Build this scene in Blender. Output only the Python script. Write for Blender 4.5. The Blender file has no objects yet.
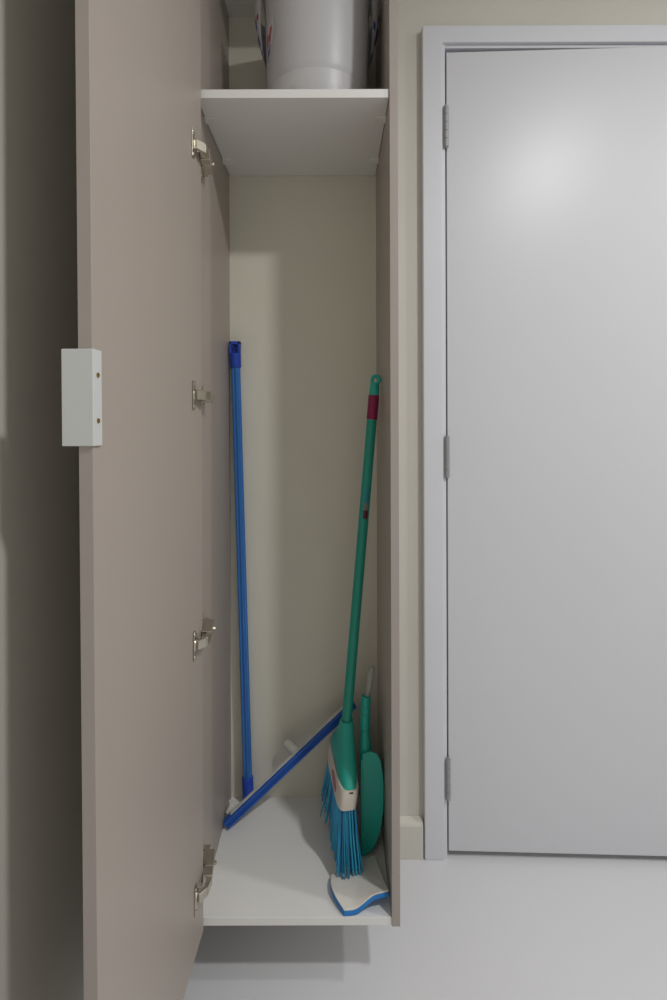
import bpy, bmesh, math, random
from mathutils import Vector, Matrix
random.seed(7)

S = bpy.context.scene
COL = S.collection

# ------------------------------------------------------------------ camera
F = 520.0                      # focal length in pixels of the 667 x 1000 frame
EYE = 1.118                    # eye height
cam_d = bpy.data.cameras.new('camera')
cam = bpy.data.objects.new('camera', cam_d)
COL.objects.link(cam)
cam.location = (0, 0, EYE)
cam.rotation_euler = (math.pi / 2, 0.003, 0)
cam_d.sensor_fit = 'VERTICAL'
cam_d.sensor_height = 36.0
cam_d.lens = 36.0 * F / 1000.0
cam_d.shift_x = 0.0
cam_d.shift_y = -0.079
cam_d.clip_start = 0.02
S.camera = cam

# ------------------------------------------------------------------ light
w = bpy.data.worlds.new('world')
S.world = w
w.use_nodes = True
w.node_tree.nodes['Background'].inputs[0].default_value = (1.0, 0.965, 0.875, 1)
w.node_tree.nodes['Background'].inputs[1].default_value = 0.34

CEIL = 2.42


def downlight(x, y, power, r=0.07):
    d = bpy.data.lights.new('downlight', 'AREA')
    d.shape = 'DISK'
    d.size = 2 * r
    d.energy = power
    d.color = (1.0, 0.99, 0.98)
    o = bpy.data.objects.new('downlight', d)
    o.location = (x, y, CEIL - 0.012)
    COL.objects.link(o)
    return o


downlight(0.97, -0.06, 19)
downlight(1.85, 0.45, 12)

S.view_settings.view_transform = 'Standard'
S.view_settings.look = 'None'
S.view_settings.gamma = 1.0
S.view_settings.exposure = 0.12
S.view_settings.use_curve_mapping = False


# ------------------------------------------------------------------ materials
def mat(name, col, rough=0.5, metal=0.0, bump=0.0, bscale=200.0, var=0.0, vscale=8.0,
        spec=0.5, trans=0.0, stretch=None, attr=False, coat=0.0):
    m = bpy.data.materials.new(name)
    m.use_nodes = True
    nt = m.node_tree
    b = nt.nodes['Principled BSDF']
    b.inputs['Base Color'].default_value = (*col, 1)
    b.inputs['Roughness'].default_value = rough
    b.inputs['Metallic'].default_value = metal
    b.inputs['Specular IOR Level'].default_value = spec
    b.inputs['Transmission Weight'].default_value = trans
    b.inputs['Coat Weight'].default_value = coat
    tc = nt.nodes.new('ShaderNodeTexCoord')
    mp = nt.nodes.new('ShaderNodeMapping')
    nt.links.new(tc.outputs['Object'], mp.inputs['Vector'])
    if stretch:
        mp.inputs['Scale'].default_value = stretch
    n = nt.nodes.new('ShaderNodeTexNoise')
    n.inputs['Scale'].default_value = vscale
    n.inputs['Detail'].default_value = 4
    nt.links.new(mp.outputs[0], n.inputs['Vector'])
    r = nt.nodes.new('ShaderNodeValToRGB')
    lo = [max(0, c * (1 - var)) for c in col]
    hi = [min(1, c * (1 + var)) for c in col]
    r.color_ramp.elements[0].position = 0.3
    r.color_ramp.elements[1].position = 0.7
    r.color_ramp.elements[0].color = (*lo, 1)
    r.color_ramp.elements[1].color = (*hi, 1)
    nt.links.new(n.outputs['Fac'], r.inputs[0])
    out = r.outputs[0]
    if attr:
        a = nt.nodes.new('ShaderNodeAttribute')
        a.attribute_name = 'tint'
        mx = nt.nodes.new('ShaderNodeMix')
        mx.data_type = 'RGBA'
        mx.blend_type = 'MULTIPLY'
        mx.inputs[0].default_value = 1.0
        nt.links.new(out, mx.inputs[6])
        nt.links.new(a.outputs['Color'], mx.inputs[7])
        out = mx.outputs[2]
    nt.links.new(out, b.inputs['Base Color'])
    if bump > 0:
        n2 = nt.nodes.new('ShaderNodeTexNoise')
        n2.inputs['Scale'].default_value = bscale
        n2.inputs['Detail'].default_value = 3
        nt.links.new(mp.outputs[0], n2.inputs['Vector'])
        bp = nt.nodes.new('ShaderNodeBump')
        bp.inputs['Strength'].default_value = bump
        bp.inputs['Distance'].default_value = 0.001
        nt.links.new(n2.outputs['Fac'], bp.inputs['Height'])
        nt.links.new(bp.outputs[0], b.inputs['Normal'])
    return m


M = {
    'wall': mat('wall_paint', (0.66, 0.645, 0.585), 0.75, bump=0.15, bscale=120, var=0.015),
    'ceiling': mat('ceiling_paint', (0.8, 0.8, 0.78), 0.9),
    'floor': mat('porcelain_floor', (0.70, 0.705, 0.735), 0.28, var=0.012, vscale=3, spec=0.45),
    'white_paint': mat('white_enamel', (0.665, 0.675, 0.715), 0.36, spec=0.4, bump=0.04, bscale=40, var=0.01, vscale=2),
    'trim_paint': mat('trim_enamel', (0.70, 0.715, 0.77), 0.42, bump=0.03, bscale=60, var=0.01),
    'taupe': mat('taupe_laminate', (0.43, 0.375, 0.335), 0.42, bump=0.12, bscale=900, var=0.02, vscale=4,
                 stretch=(1, 1, 0.2)),
    'edge_taupe': mat('taupe_edge_band', (0.40, 0.355, 0.33), 0.5, var=0.02),
    'melamine': mat('white_melamine', (0.86, 0.86, 0.84), 0.4, var=0.01),
    'back_board': mat('cream_back_board', (0.76, 0.735, 0.63), 0.5, var=0.012),
    'nickel': mat('nickel', (0.62, 0.58, 0.50), 0.28, metal=1.0, var=0.06, vscale=60),
    'steel': mat('satin_steel', (0.36, 0.365, 0.375), 0.55, metal=0.4, var=0.03),
    'handle_white': mat('white_plastic', (0.64, 0.66, 0.66), 0.4, var=0.01),
    'brass': mat('brass_screw', (0.45, 0.32, 0.12), 0.35, metal=1.0, var=0.05),
    'clip': mat('clear_plastic_clip', (0.85, 0.85, 0.80), 0.3, var=0.02),
    'blue_tube': mat('blue_metal_tube', (0.05, 0.21, 0.62), 0.25, metal=0.3, var=0.05),
    'blue_cap': mat('blue_plastic', (0.02, 0.075, 0.50), 0.4, var=0.05),
    'blue_bar': mat('blue_bar_plastic', (0.022, 0.12, 0.52), 0.42, var=0.05),
    'foam': mat('white_foam', (0.66, 0.66, 0.62), 0.9, bump=0.4, bscale=500, var=0.04, vscale=60),
    'grey_rubber': mat('grey_rubber', (0.42, 0.42, 0.40), 0.7, var=0.04),
    'green': mat('green_plastic', (0.020, 0.45, 0.365), 0.38, var=0.05),
    'green_tube': mat('green_tube', (0.014, 0.33, 0.245), 0.35, var=0.05),
    'maroon': mat('maroon_band', (0.26, 0.008, 0.075), 0.45, var=0.05),
    'dark_red': mat('dark_red_print', (0.10, 0.012, 0.025), 0.5, var=0.2, vscale=200),
    'teal_print': mat('teal_print', (0.02, 0.28, 0.36), 0.5, var=0.1),
    'grey_print': mat('grey_print', (0.22, 0.20, 0.19), 0.5, var=0.2, vscale=200),
    'cream': mat('cream_plastic', (0.72, 0.66, 0.585), 0.42, var=0.02),
    'label_pink': mat('maroon_label', (0.42, 0.17, 0.23), 0.45, var=0.15, vscale=90),
    'bristle': mat('blue_bristle', (0.022, 0.42, 0.74), 0.35, var=0.12, vscale=40, attr=True),
    'grey_plastic': mat('grey_plastic', (0.44, 0.45, 0.42), 0.45, var=0.03),
    'fleece': mat('white_fleece', (0.76, 0.745, 0.70), 0.95, bump=0.6, bscale=420, var=0.03, vscale=50),
    'blue_pad': mat('blue_pad_edge', (0.025, 0.22, 0.62), 0.75, bump=0.3, bscale=500, var=0.06),
    'bucket': mat('grey_white_plastic', (0.76, 0.76, 0.79), 0.40, var=0.012, trans=0.22),
    'print_blue': mat('blue_print', (0.05, 0.09, 0.46), 0.4, var=0.1),
    'print_red': mat('red_print', (0.55, 0.06, 0.07), 0.4, var=0.1),
    'label_white': mat('label_white', (0.68, 0.69, 0.72), 0.4, var=0.03),
    'dark': mat('dark_gap', (0.05, 0.05, 0.05), 0.8),
}


# ------------------------------------------------------------------ mesh helpers
def link(name, bm, m, parent=None, bevel=0.0, smooth=False, segs=2):
    bmesh.ops.recalc_face_normals(bm, faces=bm.faces)
    me = bpy.data.meshes.new(name)
    bm.to_mesh(me)
    bm.free()
    o = bpy.data.objects.new(name, me)
    me.materials.append(M[m] if isinstance(m, str) else m)
    COL.objects.link(o)
    if smooth:
        for p in me.polygons:
            p.use_smooth = True
        me.set_sharp_from_angle(angle=math.radians(40))
    if bevel > 0:
        b = o.modifiers.new('bevel', 'BEVEL')
        b.width = bevel
        b.segments = segs
        b.limit_method = 'ANGLE'
        b.angle_limit = math.radians(40)
    if parent is not None:
        o.parent = parent
        o.matrix_parent_inverse = world(parent).inverted()
    return o


def world(o):
    mtx = Matrix.Translation(o.location)
    if o.parent is not None:
        return world(o.parent) @ o.matrix_parent_inverse @ mtx
    return mtx


def thing(name, label, cat, loc, group=None):
    o = bpy.data.objects.new(name, None)
    o.empty_display_size = 0.05
    o.location = loc
    COL.objects.link(o)
    o['label'] = label
    o['category'] = cat
    if group:
        o['group'] = group
    return o


def struct(o, label, cat=None):
    o['kind'] = 'structure'
    o['label'] = label
    o['category'] = cat or o.name.split('_')[0]
    return o


def box(bm, x0, x1, y0, y1, z0, z1, T=None):
    vs = [bm.verts.new(Vector((x, y, z)) if T is None else T(x, y, z))
          for z in (z0, z1) for y in (y0, y1) for x in (x0, x1)]
    for f in ((0, 1, 3, 2), (4, 5, 7, 6), (0, 1, 5, 4), (2, 3, 7, 6), (0, 2, 6, 4), (1, 3, 7, 5)):
        bm.faces.new([vs[i] for i in f])
    return bm


def B(*a, T=None):
    return box(bmesh.new(), *a, T=T)


def loft(rings, caps=True, bm=None, closed=True):
    bm = bm or bmesh.new()
    R = [[bm.verts.new(p) for p in r] for r in rings]
    n = len(R[0])
    for a, b in zip(R, R[1:]):
        for i in range(n if closed else n - 1):
            j = (i + 1) % n
            bm.faces.new((a[i], a[j], b[j], b[i]))
    if caps and closed:
        bm.faces.new(list(reversed(R[0])))
        bm.faces.new(R[-1])
    return bm


def frame(d):
    d = Vector(d).normalized()
    ref = Vector((0, 1, 0)) if abs(d.y) < 0.9 else Vector((1, 0, 0))
    u = d.cross(ref).normalized()
    v = u.cross(d).normalized()
    return u, v


def tube(pts, radii, n=20, bm=None, squash=1.0):
    rings = []
    pts = [Vector(p) for p in pts]
    for i, p in enumerate(pts):
        d = pts[min(i + 1, len(pts) - 1)] - pts[max(i - 1, 0)]
        u, v = frame(d)
        rings.append([p + radii[i] * (math.cos(t) * u + squash * math.sin(t) * v)
                      for t in (2 * math.pi * k / n for k in range(n))])
    return loft(rings, bm=bm)


def lathe(cx, cy, prof, n=64, a0=0.0, a1=None, bm=None, caps=False):
    full = a1 is None
    a1 = 2 * math.pi if full else a1
    k = n if full else n + 1
    rings = []
    for r, z in prof:
        rings.append([Vector((cx + r * math.cos(a0 + (a1 - a0) * i / n), cy + r * math.sin(a0 + (a1 - a0) * i / n), z))
                      for i in range(k)])
    return loft(rings, caps=caps, bm=bm, closed=full)


def stadium(c, ua, va, a, b, n=32, p=2.6):
    out = []
    for k in range(n):
        t = 2 * math.pi * k / n
        ct, st = math.cos(t), math.sin(t)
        x = math.copysign(abs(ct) ** (2 / p), ct) * a
        y = math.copysign(abs(st) ** (2 / p), st) * b
        out.append(c + ua * x + va * y)
    return out


# ------------------------------------------------------------------ the room
XL, XR, YF, YW = -0.410, 2.35, -1.55, 1.345
DX0, DX1, DZ1 = 0.281, 1.075, 2.080        # clear opening of the interior door

struct(link('floor', B(XL - 0.1, XR + 0.1, YF - 0.1, YW + 0.9, -0.05, 0.0), 'floor'), 'glossy pale grey floor without visible joints')
struct(link('ceiling', B(XL - 0.1, XR + 0.1, YF - 0.1, YW + 0.1, CEIL, CEIL + 0.05), 'ceiling'), 'white painted ceiling')
bm = B(XL - 0.1, DX0, YW, YW + 0.1, 0, CEIL)
box(bm, DX0, DX1, YW, YW + 0.1, DZ1, CEIL)
box(bm, DX1, XR + 0.1, YW, YW + 0.1, 0, CEIL)
struct(link('wall_back', bm, 'wall'), 'cream painted wall holding the white interior door')
struct(link('wall_left', B(XL - 0.1, XL, YF - 0.1, YW, 0, CEIL), 'wall'), 'cream painted side wall in shadow behind the open cabinet door')
# unseen wall added to keep world light out of the door gap
struct(link('wall_light_block', B(XL, XR, YW + 0.8, YW + 0.9, 0, CEIL), 'wall'), 'unseen wall added beyond the interior door to block light')

# baseboard with a bevelled top
BBX0, BBX1 = 0.10, 0.226
prof = [(1.345, 0.0), (1.325, 0.0), (1.325, 0.084), (1.328, 0.090), (1.345, 0.097)]
bm = loft([[Vector((x, y, z)) for y, z in prof] for x in (XL, BBX1)])
struct(link('baseboard_back', bm, 'wall', bevel=0.0012), 'cream baseboard between cabinet and white door casing')

# casing: two uprights and a head, with the rebate step on their inner side
CY = 1.322
bm = bmesh.new()
pl = [(0.229, 0), (0.229, 2.124), (DX1 + 0.055, 2.124), (DX1 + 0.055, 0), (DX1 + 0.005, 0), (DX1 + 0.005, DZ1), (0.2795, DZ1), (0.2795, 0)]
loft([[Vector((x, y, z)) for x, z in pl] for y in (CY, YW)], bm=bm)
struct(link('trim_1', bm, 'trim_paint', bevel=0.0025), 'white casing framing the interior door', 'trim')
# jamb lining with door stop
bm = B(0.2795, 0.2875, CY + 0.006, YW + 0.1, 0, DZ1)
box(bm, 0.2875, 0.300, YW + 0.035, YW + 0.06, 0, DZ1)
struct(link('trim_2', bm, 'trim_paint', bevel=0.001), 'white door jamb with stop beside the hinges', 'trim')
bm = B(0.2875, DX1 - 0.008, CY + 0.010, YW + 0.1, DZ1 - 0.008, DZ1)
box(bm, 0.300, DX1 - 0.008, YW + 0.035, YW + 0.06, DZ1 - 0.02, DZ1 - 0.008)
struct(link('trim_3', bm, 'trim_paint', bevel=0.001), 'white head jamb with stop above the door leaf', 'trim')
bm = B(DX1 - 0.008, DX1 + 0.005, CY + 0.006, YW + 0.1, 0, DZ1)
struct(link('trim_4', bm, 'trim_paint', bevel=0.001), 'white door jamb on the latch side', 'trim')

# the door leaf, hinged at its left edge and standing slightly ajar
HX, HY, AJ = 0.2915, 1.330, math.radians(2.0)


def TD(x, y, z):
    c, s = math.cos(-AJ), math.sin(-AJ)
    return Vector((HX + x * c - y * s, HY + x * s + y * c, z))


bm = bmesh.new()
# finely divided front so the leaf can bow very slightly, as the photographed one does
box(bm, 0, 0.770, 0, 0.035, 0.0175, 2.060, T=TD)
door1 = struct(link('door_1', bm, 'white_paint', bevel=0.0015), 'plain white flush interior door standing slightly ajar', 'door')
for z in (1.867, 1.026, 0.205):
    bm = bmesh.new()
    for k in range(5):                                   # knuckles
        z0 = z - 0.052 + k * 0.0208
        tube([(HX - 0.0025, HY - 0.006, z0), (HX - 0.0025, HY - 0.006, z0 + 0.0200)], [0.0062, 0.0062], 16, bm)
    tube([(HX - 0.0025, HY - 0.006, z - 0.055), (HX - 0.0025, HY - 0.006, z + 0.055)], [0.0035, 0.0035], 10, bm)
    box(bm, HX - 0.0042, HX - 0.0025, HY - 0.006, HY + 0.03, z - 0.05, z + 0.05)
    link('hinge', bm, 'steel', door1, smooth=True)

# ------------------------------------------------------------------ the cabinet
CF, CB = 1.004, 1.328              # front plane and back board plane
IL, IR, TH = -0.264, 0.110, 0.016  # inner left, inner right, board thickness
Z0, ZF, ZT = 0.142, 0.158, 2.150   # underside, upper side of the bottom board, underside of the top board
cab = thing('tall_cabinet', 'tall taupe wall-hung utility cabinet with its door wide open', 'cabinet', (IL + 0.187, 1.17, Z0))
link('side_panel', B(IL - TH, IL, CF + 0.001, YW, Z0, ZT + TH), 'taupe', cab, bevel=0.0007)
right = link('side_panel', B(IR, IR + TH, CF, YW, Z0, ZT + TH), 'taupe', cab, bevel=0.0007)
link('edge_band', B(IR + 0.0002, IR + TH - 0.0002, CF - 0.0008, CF - 0.0001, Z0 + 0.0003, ZT + TH), 'edge_taupe', right)
bp = link('back_panel', B(IL, IR, CB, CB + 0.006, ZF, ZT), 'back_board', cab)
bp['label'] = 'cream back board'
link('bottom_panel', B(IL, IR, CF + 0.002, CB + 0.006, Z0, ZF), 'melamine', cab, bevel=0.0006)
link('top_panel', B(IL, IR, CF + 0.002, CB + 0.006, ZT, ZT + TH), 'melamine', cab, bevel=0.0006)
SH0, SH1 = 1.744, 1.761
link('shelf', B(IL + 0.001, IR - 0.001, CF + 0.003, CB - 0.001, SH0, SH1), 'melamine', cab, bevel=0.0007)
for sx, x in ((1, IL), (-1, IR)):
    for y in (1.078, 1.250):
        bm = bmesh.new()
        xa, xb = sorted((x, x + sx * 0.021))
        box(bm, xa, xb, y - 0.011, y + 0.011, SH0 - 0.0035, SH0)
        xa, xb = sorted((x, x + sx * 0.004))
        box(bm, xa, xb, y - 0.007, y + 0.007, SH0 - 0.0065, SH0 - 0.0035)
        link('shelf_support', bm, 'clip', cab, bevel=0.0008)

# cabinet door: hinge edge at (HXc, HYc), opened a little past square
HXc, HYc, OP = -0.2525, 0.998, math.atan2(0.046, 1.0)
co, so = math.cos(OP), math.sin(OP)


def TC(t, n, z):
    """t along the leaf from its hinge edge, n out of its inner face (towards +x), z up"""
    sx = so + 0.014 * (z - 1.118)                        # the tall leaf is very slightly twisted
    return Vector((HXc - sx * t + co * n, HYc - co * t - so * n, z))


DW = 0.412
leaf = link('door', B(0, DW, -TH, 0, Z0, ZT + TH, T=TC), 'taupe', cab, bevel=0.0008)
link('edge_band', B(DW + 0.0001, DW + 0.0008, -TH + 0.0002, -0.0002, Z0 + 0.0003, ZT + TH, T=TC), 'edge_taupe', leaf)
# pull: L-shaped plate round the free edge
HZ0, HZ1 = 1.0905, 1.2000
bm = bmesh.new()
sec = [(DW - 0.016, 0.0), (DW - 0.016, 0.003), (DW + 0.0045, 0.003), (DW + 0.0045, -0.0335),
       (DW - 0.006, -0.0335), (DW - 0.006, -0.0315), (DW + 0.0012, -0.0315), (DW + 0.0012, 0.0)]
rings = [[TC(t, n, z) for t, n in sec] for z in (HZ0, HZ1)]
loft(rings, bm=bm)
link('handle', bm, 'handle_white', leaf, bevel=0.0009).__setitem__('label', 'white edge pull')
for z in (1.171, 1.119):
    bm = tube([TC(DW - 0.006, 0.0028, z), TC(DW - 0.006, 0.0042, z)], [0.0032, 0.0026], 14)
    box(bm, DW - 0.0064, DW - 0.0056, 0.0040, 0.0048, z - 0.0022, z + 0.0022, T=TC)
    link('screw', bm, 'brass', leaf)
# concealed hinges
for z in (0.246, 0.709, 1.166, 1.625, 2.085):
    bm = bmesh.new()
    box(bm, 0.044, 0.057, 0.0, 0.0016, z - 0.026, z + 0.026, T=TC)            # cup flange
    tube([TC(0.051, 0.0, z + 0.0205), TC(0.051, 0.0032, z + 0.0205)], [0.0042, 0.0034], 10, bm)
    tube([TC(0.051, 0.0, z - 0.0205), TC(0.051, 0.0032, z - 0.0205)], [0.0042, 0.0034], 10, bm)
    tube([TC(0.044, 0.0, z), TC(0.044, 0.0035, z)], [0.0125, 0.0110], 20, bm)  # rim of the cup
    # cranked arm from the cup across to the cabinet side
    arm = [(0.047, 0.004), (0.031, 0.015), (0.010, 0.016), (-0.012, 0.012), (-0.050, 0.006)]
    for (t0, n0), (t1, n1), hh, dq in zip(arm, arm[1:], (0.0085, 0.008, 0.0105, 0.0105), (0.003, 0.005, 0.014, 0.012)):
        a0, a1 = TC(t0, n0, z), TC(t1, n1, z)
        d = (a1 - a0).normalized()
        nn = Vector((-d.y, d.x, 0))
        if nn.x < 0:
            nn = -nn
        vs = [bm.verts.new(p + nn * q + Vector((0, 0, s)))
              for p in (a0, a1) for q, s in ((-dq, -hh), (0.0035, -hh), (0.0035, hh), (-dq, hh))]
        for f in ((0, 1, 2, 3), (4, 5, 6, 7), (0, 1, 5, 4), (1, 2, 6, 5), (2, 3, 7, 6), (3, 0, 4, 7)):
            bm.faces.new([vs[i] for i in f])
    # mounting plate with wings on the cabinet side, and its screws
    box(bm, IL, IL + 0.003, 1.020, 1.040, z - 0.026, z + 0.026)
    box(bm, IL, IL + 0.011, 1.016, 1.062, z - 0.008, z + 0.008)
    for s in (-0.019, 0.019):
        tube([(IL + 0.002, 1.030, z + s), (IL + 0.0058, 1.030, z + s)], [0.0045, 0.0036], 10, bm)
    tube([TC(-0.030, 0.010, z), TC(-0.030, 0.0175, z)], [0.0036, 0.0036], 10, bm)
    link('hinge', bm, 'nickel', leaf, bevel=0.0005, segs=1).__setitem__('label', 'nickel concealed hinge')

# ------------------------------------------------------------------ bucket on the shelf
BX, BY, BZ = -0.034, 1.170, SH1
bucket = thing('bucket', 'grey-white plastic bucket with printed side flaps on the cabinet shelf', 'bucket', (BX, BY, BZ))
prof = [(0.0, BZ), (0.098, BZ), (0.103, BZ + 0.003), (0.1045, BZ + 0.010), (0.1050, BZ + 0.068), (0.1056, BZ + 0.074),
        (0.1072, BZ + 0.081), (0.1096, BZ + 0.088), (0.1112, BZ + 0.096), (0.1180, BZ + 0.290), (0.1215, BZ + 0.292), (0.1225, BZ + 0.297), (0.1195, BZ + 0.300),
        (0.1155, BZ + 0.297), (0.1085, BZ + 0.096), (0.101, BZ + 0.006), (0.0, BZ + 0.004)]
bm = lathe(BX, BY, prof, 72)
bmesh.ops.remove_doubles(bm, verts=bm.verts, dist=1e-5)
link('body', bm, 'bucket', bucket, smooth=True)


def flap(side):
    """curved tapering flap at the side of the bucket, with its print"""
    bm = bmesh.new()
    nu, nv = 16, 20
    ca = math.radians(168) if side < 0 else math.radians(12)

    def P(u, v, off=0.0):
        # v 0..1 upward from the pointed lower end; u -1..1 around
        half = math.radians(33) * math.sqrt(max(0.0, min(1.0, v * 1.35)))
        a = ca + side * 0 + u * half
        z = BZ + 0.158 + 0.130 * v
        bulge = 0.003 + 0.019 * math.sin(min(1.0, v * 1.25) * math.pi / 2) * (1 - 0.55 * u * u)
        r = 0.1125 + 0.036 * (z - BZ - 0.096) + bulge + off
        return Vector((BX + r * math.cos(a), BY + r * math.sin(a), z))
    for off in (0.0, -0.0012):
        g = [[bm.verts.new(P(-1 + 2 * i / nu, j / nv + 0.0005, off)) for i in range(nu + 1)] for j in range(nv + 1)]
        for j in range(nv):
            for i in range(nu):
                bm.faces.new((g[j][i], g[j][i + 1], g[j + 1][i + 1], g[j + 1][i]))
    fo = link('side_flap', bm, 'label_white', bucket, smooth=True)

    def decal(u0, u1, v0, v1, m, lean=0.0):
        b2 = bmesh.new()
        g2 = [[b2.verts.new(P(u0 + (u1 - u0) * i / 6 + lean * j / 6, v0 + (v1 - v0) * j / 6, 0.0006)) for i in range(7)] for j in range(7)]
        for j in range(6):
            for i in range(6):
                b2.faces.new((g2[j][i], g2[j][i + 1], g2[j + 1][i + 1], g2[j + 1][i]))
        link('print_mark', b2, m, fo, smooth=True)
    return decal


d = flap(-1)
d(0.42, 0.78, 0.30, 0.46, 'print_blue', -0.1)
d(0.62, 0.90, 0.10, 0.24, 'print_blue', -0.1)
d(0.40, 0.62, 0.56, 0.72, 'print_blue')
d(0.70, 0.86, 0.62, 0.70, 'print_red')
d = flap(1)
d(-0.95, -0.45, 0.05, 0.22, 'print_blue', 0.2)
d(-0.70, -0.40, 0.34, 0.58, 'print_blue', 0.1)
d(-0.98, -0.80, 0.46, 0.56, 'print_blue')
d(-0.55, -0.30, 0.66, 0.80, 'print_blue')


def body_label(a0, a1, z0, z1, lean, m, off):
    b2 = bmesh.new()
    g = []
    for j in range(9):
        row = []
        for i in range(7):
            s = 1.0 if m != 'label_white' else math.sin(math.pi * (0.12 + 0.76 * j / 8)) ** 0.5
            am = (a0 + a1) / 2 + lean * j / 8
            a = am + (a1 - a0) * (i / 6 - 0.5) * s
            z = z0 + (z1 - z0) * j / 8
            r = 0.1112 + (0.1180 - 0.1112) * (z - BZ - 0.096) / 0.194 + off
            row.append(b2.verts.new((BX + r * math.cos(a), BY + r * math.sin(a), z)))
        g.append(row)
    for j in range(8):
        for i in range(6):
            b2.faces.new((g[j][i], g[j][i + 1], g[j + 1][i + 1], g[j + 1][i]))
    return b2


R = math.radians
lab = link('label_sticker', body_label(R(194), R(212), BZ + 0.128, BZ + 0.212, R(12), 'label_white', 0.0012), 'label_white', bucket, smooth=True)
link('print_mark', body_label(R(200), R(204), BZ + 0.162, BZ + 0.186, R(4), 'x', 0.0020), 'print_red', lab, smooth=True)
link('print_mark', body_label(R(207), R(211), BZ + 0.168, BZ + 0.196, R(5), 'x', 0.0020), 'print_red', lab, smooth=True)
link('print_mark', body_label(R(200), R(203), BZ + 0.134, BZ + 0.156, R(4), 'x', 0.0020), 'print_blue', lab, smooth=True)
link('print_mark', body_label(R(206), R(208), BZ + 0.142, BZ + 0.162, R(4), 'x', 0.0020), 'print_blue', lab, smooth=True)

# ------------------------------------------------------------------ blue mop stick in the left back corner
a, b = Vector((-0.2165, 1.305, ZF + 0.0005)), Vector((-0.2465, 1.305, 1.318))
dr = (b - a).normalized()
L = (b - a).length
stick = thing('mop_stick', 'straight blue metal stick standing upright in the cabinet corner', 'stick', a)


def along(p, q, s):
    return p + (q - p).normalized() * s


# fluted tube
rings = []
u, v = frame(dr)
for s in (0.05, L * 0.35, L * 0.7, L - 0.055):
    rings.append([a + dr * s + (0.0122 - 0.0026 * (0.5 + 0.5 * math.cos(6 * t + 1.5))) * (math.cos(t) * u + math.sin(t) * v)
                  for t in (2 * math.pi * k / 64 for k in range(64))])
link('tube', loft(rings), 'blue_tube', stick, smooth=True)
link('end_sleeve', tube([a + dr * s for s in (0, 0.004, 0.066, 0.068)], [0.0125, 0.0140, 0.0140, 0.0125], 24), 'blue_cap', stick, smooth=True)
# hanging cap with a rectangular eye right through it
bm = tube([a + dr * s for s in (L - 0.066, L - 0.064, L - 0.030)], [0.0128, 0.0138, 0.0138], 24)
ez = b.z - 0.030
for x0, x1, z0, z1 in ((-0.0138, -0.0078, -0.002, 0.030), (0.0078, 0.0138, -0.002, 0.030), (-0.0138, 0.0138, 0.022, 0.030)):
    box(bm, b.x + x0, b.x + x1, b.y - 0.0085, b.y + 0.0085, ez + z0, ez + z1)
box(bm, b.x - 0.0075, b.x + 0.0075, b.y + 0.005, b.y + 0.0085, ez - 0.001, ez + 0.022)
link('hanging_cap', bm, 'blue_cap', stick, bevel=0.0014, smooth=True)

# ------------------------------------------------------------------ squeegee leaning across the floor
A, Bq = Vector((-0.2565, 1.225, 0.1690)), Vector((0.048, 1.287, 0.4200))
sq = thing('floor_squeegee', 'blue floor squeegee head leaning diagonally behind the broom', 'squeegee', (A.x, A.y, ZF))
ax = (Bq - A).normalized()
upv = (Vector((0, 0, 1)) - ax * ax.z).normalized()
dp = ax.cross(upv).normalized()
if dp.y > 0:
    dp = -dp                                             # dp points to the viewer
SL = (Bq - A).length


def bar(s0, s1, h0, h1, d0, d1, bm=None):
    return box(bm or bmesh.new(), s0, s1, h0, h1, d0, d1, T=lambda s, h, d_: A + ax * s + upv * h + dp * d_)


bm = bar(0, SL, -0.0085, 0.0085, -0.009, 0.006)
bar(0, SL, -0.0085, -0.0040, 0.006, 0.010, bm)
bar(0, SL, 0.0040, 0.0085, 0.006, 0.010, bm)
bar(0, SL, -0.0012, 0.0012, 0.006, 0.008, bm)
link('blade_holder', bm, 'blue_bar', sq, bevel=0.0012)
link('foam_blade', bar(0.022, SL - 0.012, 0.0085, 0.0112, -0.007, 0.002), 'foam', sq, bevel=0.001)
link('rubber_blade', bar(0.030, SL - 0.004, -0.0112, -0.0085, -0.006, 0.003), 'grey_rubber', sq, bevel=0.0006)
# white foam end poking out behind the lower end
bm = loft([[A + ax * s + upv * h + dp * d_ for h, d_ in q] for s, q in (
    (0.012, ((0.006, -0.026), (0.014, -0.024), (0.016, -0.010), (0.010, -0.008))),
    (0.030, ((0.004, -0.028), (0.026, -0.026), (0.022, -0.010), (0.010, -0.008))),
    (0.046, ((0.006, -0.022), (0.012, -0.020), (0.012, -0.010), (0.010, -0.008))))])
link('foam_end', bm, 'foam', sq, bevel=0.002)
# grey handle socket at mid length, pointing up and back
mid = A + ax * SL * 0.56
sd = (upv * 0.42 - dp * 0.85 - ax * 0.30).normalized()
bm = tube([mid + sd * s for s in (0.004, 0.012, 0.043, 0.047, 0.049)], [0.016, 0.0135, 0.0125, 0.0115, 0.008], 24)
link('socket', bm, 'foam', sq, smooth=True)['label'] = 'pale handle socket'

# ------------------------------------------------------------------ dustpan on edge against the right panel
DPX0, DPX1 = 0.0605, 0.1085
DY0, DY1 = 1.146, 1.216
dpn = thing('dustpan', 'green dustpan standing on its lip between broom and cabinet side', 'dustpan', (0.075, 1.24, ZF))
outline = [(0.0605, ZF + 0.001), (0.0610, 0.384), (0.080, 0.390), (0.094, 0.385), (0.1025, 0.368), (0.1075, 0.335), (0.1085, 0.300),
           (0.1075, 0.262), (0.1035, 0.228), (0.096, 0.198), (0.086, 0.176), (0.074, 0.163), (0.066, ZF + 0.001)]


def pz(z, y):
    return ZF + 0.001 + (z - ZF - 0.001) * (1 - 0.19 * (y - DY0) / (DY1 - DY0))


def shell_wall(bm_, y0, y1):
    return loft([[Vector((x, y, pz(z, y))) for x, z in outline] for y in (y0, y1)], bm=bm_)


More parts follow.
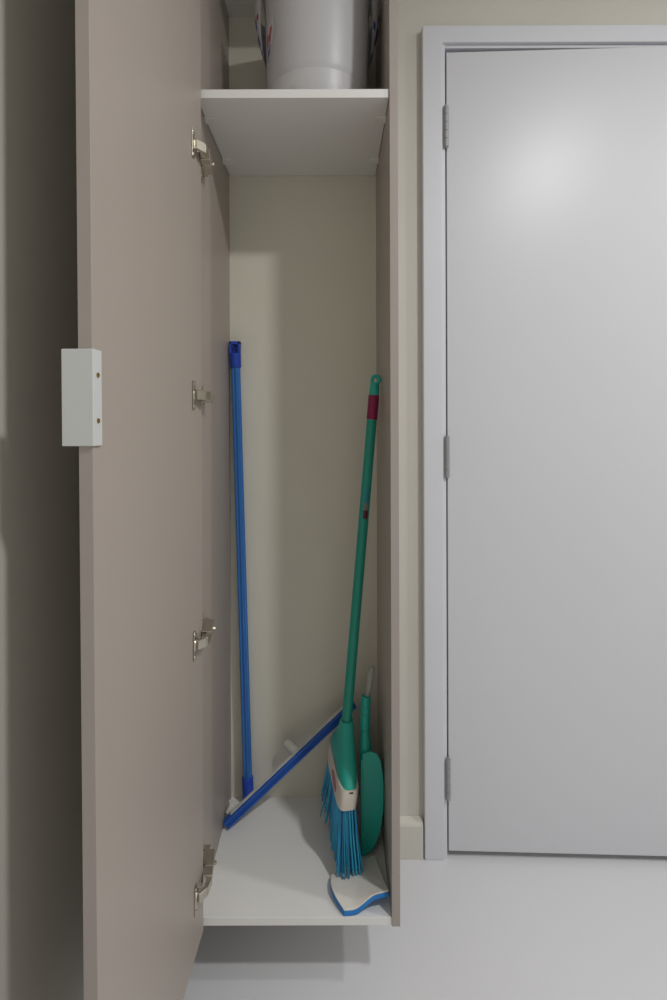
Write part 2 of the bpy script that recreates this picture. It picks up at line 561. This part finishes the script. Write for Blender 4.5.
bm = bmesh.new()
shell_wall(bm, DY0, DY0 + 0.003)
shell_wall(bm, DY1 - 0.003, DY1)
# floor plate, rear wall: strip of the outline carried across
for (xa, za), (xb, zb) in zip(outline[:5], outline[1:6]):
    vs = [bm.verts.new(p) for p in ((xa, DY0, pz(za, DY0)), (xb, DY0, pz(zb, DY0)), (xb, DY1, pz(zb, DY1)), (xa, DY1, pz(za, DY1)))]
    nrm = Vector((zb - za, 0, -(xb - xa))).normalized() * 0.0025
    vs += [bm.verts.new(v_.co + nrm) for v_ in vs]
    for f in ((0, 1, 2, 3), (4, 5, 6, 7), (0, 1, 5, 4), (1, 2, 6, 5), (2, 3, 7, 6), (3, 0, 4, 7)):
        bm.faces.new([vs[i] for i in f])
link('pan', bm, 'green', dpn, bevel=0.0012, segs=3)
# ridge along the plate edge facing the viewer
link('rim', B(0.0575, 0.0630, DY0 - 0.002, DY0 + 0.006, ZF + 0.001, 0.372), 'green', dpn, bevel=0.002)
# ribbed hollow handle
hc = [Vector((0.0715, 1.166, 0.345)), Vector((0.0695, 1.172, 0.385)), Vector((0.0695, 1.186, 0.415)), Vector((0.0705, 1.190, 0.440)),
      Vector((0.0715, 1.193, 0.465)), Vector((0.0730, 1.195, 0.486))]
pts, rad = [], []
for i in range(41):
    t = i / 40 * (len(hc) - 1)
    k = min(int(t), len(hc) - 2)
    pts.append(hc[k].lerp(hc[k + 1], t - k))
    q = i / 40
    rad.append(0.0150 - 0.0036 * min(1, q * 3) + (0.0009 * math.sin(q * 46) if 0.3 < q < 0.92 else 0))
pts += [pts[-1] - Vector((0, 0, 0.001)), pts[-1] - Vector((0, 0, 0.02))]
rad += [0.0092, 0.0088]
link('grip', tube(pts, rad, 22, squash=1.2), 'green', dpn, smooth=True)
t0, t1 = Vector((0.0735, 1.197, 0.470)), Vector((0.0880, 1.206, 0.548))
td = (t1 - t0).normalized()
bm = tube([t0, t0.lerp(t1, 0.3), t0.lerp(t1, 0.8), t0.lerp(t1, 0.95), t1], [0.0066, 0.0068, 0.0080, 0.0070, 0.0035], 18)
tip = link('hanging_tip', bm, 'grey_plastic', dpn, smooth=True)
tip['label'] = 'grey rounded end'
hp = t0.lerp(t1, 0.82)
link('eyelet', tube([hp + Vector((0, -0.0066, -0.004)), hp + Vector((0, -0.0078, -0.004))], [0.0028, 0.0022], 14), 'grey_rubber', tip)

# ------------------------------------------------------------------ broom
near, far = Vector((0.031, 1.083, 0)), Vector((0.001, 1.285, 0))
ctr = (near + far) / 2
ua = (far - near).normalized()
va = Vector((-ua.y, ua.x, 0))
if va.x > 0:
    va = -va                                             # va points to the left, towards the open floor
lean = Vector((0.105, 0.0, 1.0))
broom = thing('broom', 'green-handled broom with blue bristles leaning on the cabinet side', 'broom', (ctr.x, ctr.y, ZF))


def hz(z):
    return ctr + lean * (z - 0.330) + Vector((0.0, 0, 0.318))


band = [(0.312, 0.094, 0.0195), (0.314, 0.0965, 0.0215), (0.330, 0.0985, 0.0225), (0.352, 0.0990, 0.0228), (0.356, 0.0975, 0.0215)]
# the cream band dips at both ends under the green cap, as scoops
rings = []
for z, a_, b_ in band:
    ring = []
    for p in stadium(hz(z), ua, va, a_, b_, 64, 5.0):
        q = abs((p - hz(z)).dot(ua)) / a_
        lift = (0.010 * (1 - q) if z > 0.34 else 0)
        ring.append(p + Vector((0, 0, lift)))
    rings.append(ring)
link('collar', loft(rings), 'cream', broom, smooth=True)['label'] = 'cream collar'
cap = [(0.336, 0.0900, 0.0180), (0.344, 0.0940, 0.0195), (0.358, 0.0960, 0.0215), (0.372, 0.086, 0.0215), (0.388, 0.068, 0.0205),
       (0.404, 0.049, 0.0190), (0.420, 0.034, 0.0175), (0.436, 0.0225, 0.0155), (0.448, 0.0165, 0.0145), (0.450, 0.0150, 0.0135)]
rings = [stadium(hz(z) + Vector((0, 0, 0)), ua, va, a_, b_, 48, 3.0) for z, a_, b_ in cap]
link('head', loft(rings), 'green', broom, smooth=True)
# oval maroon label on the long side
bm = bmesh.new()
cc = hz(0.335) + va * 0.0228 - ua * 0.030
n = 28
for off in (0.0008,):
    vs = [bm.verts.new(cc + va * off + ua * 0.030 * math.cos(2 * math.pi * k / n) + Vector((0.0, 0, 0.0145 * math.sin(2 * math.pi * k / n)))) for k in range(n)]
    vb = [bm.verts.new(v_.co - va * 0.003) for v_ in vs]
    bm.faces.new(vs)
    for k in range(n):
        bm.faces.new((vs[k], vs[(k + 1) % n], vb[(k + 1) % n], vb[k]))
link('label', bm, 'label_pink', broom)
# little moulded slot on the near end
nz = hz(0.3525) - ua * 0.0985
link('slot', box(bmesh.new(), -0.004, 0.004, -0.0012, 0.002, -0.0012, 0.0012, T=lambda x, y, z: nz + Vector((x + 0.002, y, z))), 'dark', broom)

# handle, from the socket of the head up to the hanging eye
h0, h1 = hz(0.436), Vector((0.0930, 1.180, 1.189))
hd = (h1 - h0).normalized()
HL = (h1 - h0).length
link('shaft', tube([h0, h0 + hd * (HL - 0.055)], [0.0114, 0.0114], 28), 'green_tube', broom, smooth=True)
link('ferrule', tube([h0 + hd * s for s in (0.006, 0.0075, 0.0125, 0.014)], [0.0120, 0.0128, 0.0128, 0.0120], 28), 'dark', broom, smooth=True)
bnd = link('grip_band', tube([h0 + hd * s for s in (HL - 0.068, HL - 0.067, HL - 0.014, HL - 0.013)], [0.0115, 0.0122, 0.0122, 0.0115], 28), 'maroon', broom, smooth=True)
bnd['label'] = 'maroon band'
# hanging eye: short neck, then an open hook ring
bm = tube([h0 + hd * s for s in (HL - 0.013, HL, HL + 0.010, HL + 0.016)], [0.0113, 0.0113, 0.0100, 0.0070], 24)
rc = h0 + hd * (HL + 0.022) + Vector((0.0015, -0.001, 0))
pts = []
for k in range(19):
    t = math.radians(200) - math.radians(295) * k / 18
    pts.append(rc + Vector((0.0082 * math.cos(t), 0.0, 0.0088 * math.sin(t))))
tube(pts, [0.0042] * 17 + [0.0036, 0.0024], 12, bm)
tube([h0 + hd * (HL + 0.004) + Vector((-0.006, 0, 0)), rc + Vector((-0.0078, 0, -0.002))], [0.0045, 0.0044], 12, bm)
link('hanging_eye', bm, 'green', broom, smooth=True)


def patch(s0, s1, m, half):
    b2 = bmesh.new()
    u_, v_ = frame(hd)
    g = []
    tc = math.atan2(-v_.y, -u_.y) if False else 0
    view = Vector((0.25, -1, 0)).normalized()
    e1 = (view - hd * view.dot(hd)).normalized()
    e2 = hd.cross(e1)
    for s in (s0, (s0 + s1) / 2, s1):
        g.append([b2.verts.new(h0 + hd * s + 0.01165 * (e1 * math.cos(t) + e2 * math.sin(t))) for t in [half * (i / 8 * 2 - 1) for i in range(9)]])
    for j in range(2):
        for i in range(8):
            b2.faces.new((g[j][i], g[j][i + 1], g[j + 1][i + 1], g[j + 1][i]))
    link('sticker', b2, m, broom, smooth=True)


sp = HL * 0.648
patch(sp - 0.022, sp - 0.003, 'dark_red', 0.5)
patch(sp - 0.003, sp + 0.014, 'grey_print', 0.4)
patch(sp + 0.014, sp + 0.046, 'teal_print', 0.5)

# bristles: strands fanned out from the underside of the collar
bm = bmesh.new()
tl = bm.loops.layers.color.new('tint')
NU, NV = 26, 6
for i in range(NU):
    for j in range(NV):
        for rep in range(3):
            qu = -1 + 2 * (i + random.uniform(0.1, 0.9)) / NU
            qv = -1 + 2 * (j + random.uniform(0.15, 0.85)) / NV
            end = max(0.0, abs(qu) - 0.82) / 0.18
            root = hz(0.320) + ua * qu * 0.090 + va * qv * 0.017
            ln = 0.140
            fu = qu * 0.021 + math.copysign(0.010 * end * random.random(), qu) + random.gauss(0, 0.0025)
            fv = qv * 0.0085 + random.gauss(0, 0.0024)
            ztip = ZF + 0.0160 + random.uniform(0, 0.008) if qu < -0.3 else ZF + 0.004 + random.uniform(0, 0.012)
            tip_p = Vector((root.x, root.y, 0)) + ua * fu + va * fv + Vector((0, 0, ztip))
            if qv > 0.5 and qu > 0.2:                    # splayed strands on the open side, far half
                tip_p += va * random.uniform(0, 0.012) + Vector((0, 0, random.uniform(0, 0.05)))
            ms = root.lerp(tip_p, 0.5) - ua * fu * 0.12 - va * fv * 0.15
            w0 = random.uniform(0.0014, 0.0023)
            pts = [root, ms, tip_p]
            sh = random.uniform(0.65, 1.25)
            gr = random.uniform(0.85, 1.15)
            rings = []
            for p, rr in zip(pts, (w0, w0 * 1.05, w0 * 0.75)):
                rings.append([bm.verts.new(p + Vector((rr * math.cos(t), rr * math.sin(t), 0))) for t in (0.5, 2.07, 3.64, 5.21)])
            fs = []
            for ra, rb in zip(rings, rings[1:]):
                for k in range(4):
                    fs.append(bm.faces.new((ra[k], ra[(k + 1) % 4], rb[(k + 1) % 4], rb[k])))
            fs.append(bm.faces.new(rings[-1]))
            for f in fs:
                for lp in f.loops:
                    lp[tl] = (sh, sh * gr, sh, 1)
br = link('bristles', bm, 'bristle', broom)
br['kind'] = 'stuff'

# ------------------------------------------------------------------ mop pad under the bristles
padT = thing('mop_pad', 'wavy white fleece pad with blue underside on the cabinet floor', 'pad', (0.05, 1.07, ZF))
c00, c10 = Vector((0.0175, 1.0065)), Vector((0.1065, 1.022))
c01, c11 = Vector((-0.008, 1.086)), Vector((0.088, 1.136))


def padp(s, t):
    p = (c00 * (1 - s) + c10 * s) * (1 - t) + (c01 * (1 - s) + c11 * s) * t
    x, y = p
    # left edge bows inwards, front edge waves
    x -= 0.011 * math.sin(math.pi * t) * (1 - s)
    y += -0.003 * math.sin(math.pi * s) * (1 - t)
    q = min(1.0, max(0.0, (s - 0.18) / 0.55))
    sm = q * q * (3 - 2 * q)
    z = 0.0006 + 0.024 * sm * (1 - t) ** 1.5 + 0.006 * math.sin(math.pi * t) * (1 - s) ** 2
    return x, y, z


def pad_layer(n0, n1, inset):
    b2 = bmesh.new()
    N = 18
    lay = []
    for h in (n0, n1):
        g = []
        for j in range(N + 1):
            row = []
            for i in range(N + 1):
                s = inset + (1 - 2 * inset) * i / N
                t = inset + (1 - 2 * inset) * j / N
                x, y, z = padp(s, t)
                row.append(b2.verts.new((x, y, ZF + z + h)))
            g.append(row)
        lay.append(g)
    for li, g in enumerate(lay):
        for j in range(N):
            for i in range(N):
                b2.faces.new((g[j][i], g[j][i + 1], g[j + 1][i + 1], g[j + 1][i]))
    lo, hi = lay
    for k in range(N):
        for A_, B_ in (((0, k), (0, k + 1)), ((N, k), (N, k + 1)), ((k, 0), (k + 1, 0)), ((k, N), (k + 1, N))):
            b2.faces.new((lo[A_[0]][A_[1]], lo[B_[0]][B_[1]], hi[B_[0]][B_[1]], hi[A_[0]][A_[1]]))
    return b2


link('backing', pad_layer(0.0, 0.0095, 0.0), 'blue_pad', padT, bevel=0.0015, smooth=True)['label'] = 'blue pad underside'
link('fleece', pad_layer(0.0095, 0.0130, 0.006), 'fleece', padT, bevel=0.0025, smooth=True)
